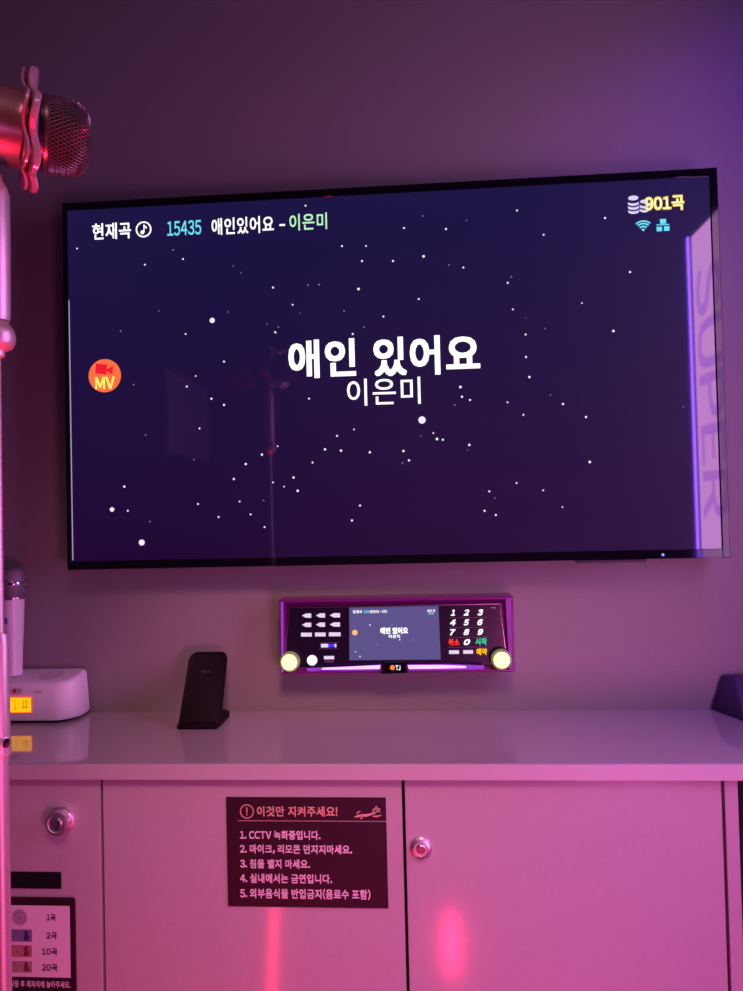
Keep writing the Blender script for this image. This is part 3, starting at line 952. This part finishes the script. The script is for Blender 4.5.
MB().tube([(ax + 9 * pxs, NY - .004, Z(744)), (ax + 12.5 * pxs, NY - .006, Z(738))], [.003, .0022], 10).build('clamp_screw', m_black, root, 40)
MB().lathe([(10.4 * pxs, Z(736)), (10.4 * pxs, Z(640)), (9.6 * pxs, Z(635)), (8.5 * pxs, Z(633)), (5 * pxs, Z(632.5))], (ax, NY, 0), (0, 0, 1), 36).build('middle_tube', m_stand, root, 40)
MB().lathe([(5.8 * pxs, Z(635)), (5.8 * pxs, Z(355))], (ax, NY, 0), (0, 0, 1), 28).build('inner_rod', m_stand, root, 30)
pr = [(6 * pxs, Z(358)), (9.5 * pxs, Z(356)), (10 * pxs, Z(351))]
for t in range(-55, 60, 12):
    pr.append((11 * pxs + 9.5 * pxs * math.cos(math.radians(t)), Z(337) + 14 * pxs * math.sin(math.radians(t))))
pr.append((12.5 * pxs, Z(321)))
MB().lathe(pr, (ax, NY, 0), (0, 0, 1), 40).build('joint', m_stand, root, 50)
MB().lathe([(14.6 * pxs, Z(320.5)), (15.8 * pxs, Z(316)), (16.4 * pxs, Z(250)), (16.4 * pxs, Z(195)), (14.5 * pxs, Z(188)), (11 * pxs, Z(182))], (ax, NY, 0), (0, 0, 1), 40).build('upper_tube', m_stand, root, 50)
mcz = Z(122.5)
hold = MB()
hold.lathe([(11 * pxs, Z(183)), (9 * pxs, Z(176)), (8 * pxs, Z(172.5))], (ax, NY, 0), (0, 0, 1), 24)
hold.build('pivot', m_stand, root, 40)
R_b = 39.5 * pxs
MA = math.radians(31)                       # the microphone points right and away, towards the screen
AX = Vector((math.cos(MA), math.sin(MA), -.01)).normalized()
AB = Vector((-math.sin(MA), math.cos(MA), 0))
AC = AX.cross(AB)
org = Vector((ax, NY, mcz))


def hx(px):
    """distance along the microphone axis of the point seen at px"""
    n = _f.copy()
    lo, hi = -.4, .4
    for _ in range(50):
        m_ = (lo + hi) / 2
        d = org + AX * m_ - CAM
        if 371.5 + FPX * d.dot(_r) / d.dot(_f) < px:
            lo = m_
        else:
            hi = m_
    return lo


def mp(h, r, t):
    return org + AX * h + AB * (r * math.cos(t)) + AC * (r * math.sin(t))


arcs = []
clip = MB()
for h0 in (-.026, -.004):
    arcs.append([mp(h0, R_b + .004, math.radians(a)) for a in range(-200, 21, 10)] + [mp(h0, R_b + .0006, math.radians(a)) for a in range(20, -201, -10)])
clip.loft(arcs)
clip.build('microphone_clip', m_black, root, 30)

# the microphone in its clip
root = empty('microphone', (ax, NY, mcz - R_b), 'large microphone with dark mesh head and wavy collar ring lying in the stand clip', 'microphone')
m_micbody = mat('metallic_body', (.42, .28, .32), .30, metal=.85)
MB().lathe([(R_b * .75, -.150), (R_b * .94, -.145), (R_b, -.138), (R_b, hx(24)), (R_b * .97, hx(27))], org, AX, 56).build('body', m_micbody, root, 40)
mcol = MB().lathe([(R_b * .93, hx(26)), (R_b * .93, hx(45))], org, AX, 48).build('neck', m_black, root, 30)


def flower(xa, xb, rad, name, phase):
    n = 96
    rings = []
    for (x, sc) in ((xa, .60), (xa, .97), (xa + (xb - xa) * .2, 1.0), (xb - (xb - xa) * .2, 1.0), (xb, .97), (xb, .60), (xa, .60)):
        rg = []
        for i in range(n):
            t = 2 * math.pi * i / n
            r = rad * (1 + .11 * math.cos(6 * t + phase)) * sc if sc > .7 else R_b * .94
            rg.append(mp(x + (.0022 * math.cos(6 * t + phase + 1.2) if sc > .7 else 0), r, t))
        rings.append(rg)
    return MB().loft(rings, cap=False).build(name, m_clear, root, 40)


m_clear = mat('smoky_ring', (.42, .26, .36), .18, metal=.35)
flower(hx(22), hx(26), 54.5 * pxs, 'rear_ring', .6)
flower(hx(29), hx(36.5), 56.5 * pxs, 'front_ring', .1)
m_head = mat('dark_mesh_wire', (.20, .12, .15), .35, metal=.8)
m_core = mat('mesh_core', (.02, .01, .015), .9)
Rh = 39.3 * pxs
hp = [(Rh * .96, hx(43)), (Rh, hx(46)), (Rh, hx(66)), (Rh * .975, hx(74)), (Rh * .90, hx(81)), (Rh * .78, hx(86)), (Rh * .55, hx(89)), (Rh * .25, hx(90)), (.0005, hx(90.3))]
head = MB().lathe([(r * .95, h - .0012) for r, h in hp], org, AX, 48).build('head_core', m_core, root, 50)
# woven wire: crossing spiral wires raised on the head
wire = MB()
L = [0]
for a, b_ in zip(hp, hp[1:]):
    L.append(L[-1] + math.hypot(b_[0] - a[0], b_[1] - a[1]))


def on_head(s):
    s = max(0, min(1, s)) * L[-1]
    for i in range(len(hp) - 1):
        if s <= L[i + 1]:
            k = (s - L[i]) / (L[i + 1] - L[i])
            return hp[i][0] + (hp[i + 1][0] - hp[i][0]) * k, hp[i][1] + (hp[i + 1][1] - hp[i][1]) * k
    return hp[-1]


NW = 58
for dirn in (1, -1):
    for w_ in range(NW):
        pts = []
        for i in range(25):
            s = i / 24 * .9
            r, h = on_head(s)
            th = 2 * math.pi * w_ / NW + dirn * s * 1.1
            rr = r * (1.0 + .006 * dirn * (1 if (i % 2) else -1))
            pts.append(mp(h, rr, th))
        wire.tube(pts, .00042, 5)
wire.build('mesh_wire', m_head, head, 60)
MB().lathe([(Rh * .92, hx(41.5)), (Rh * 1.015, hx(42.5)), (Rh * 1.015, hx(46)), (Rh * .99, hx(46.8))], org, AX, 56).build('head_rim', mat('rim_dark', (.10, .06, .08), .3, metal=.7), root, 30)
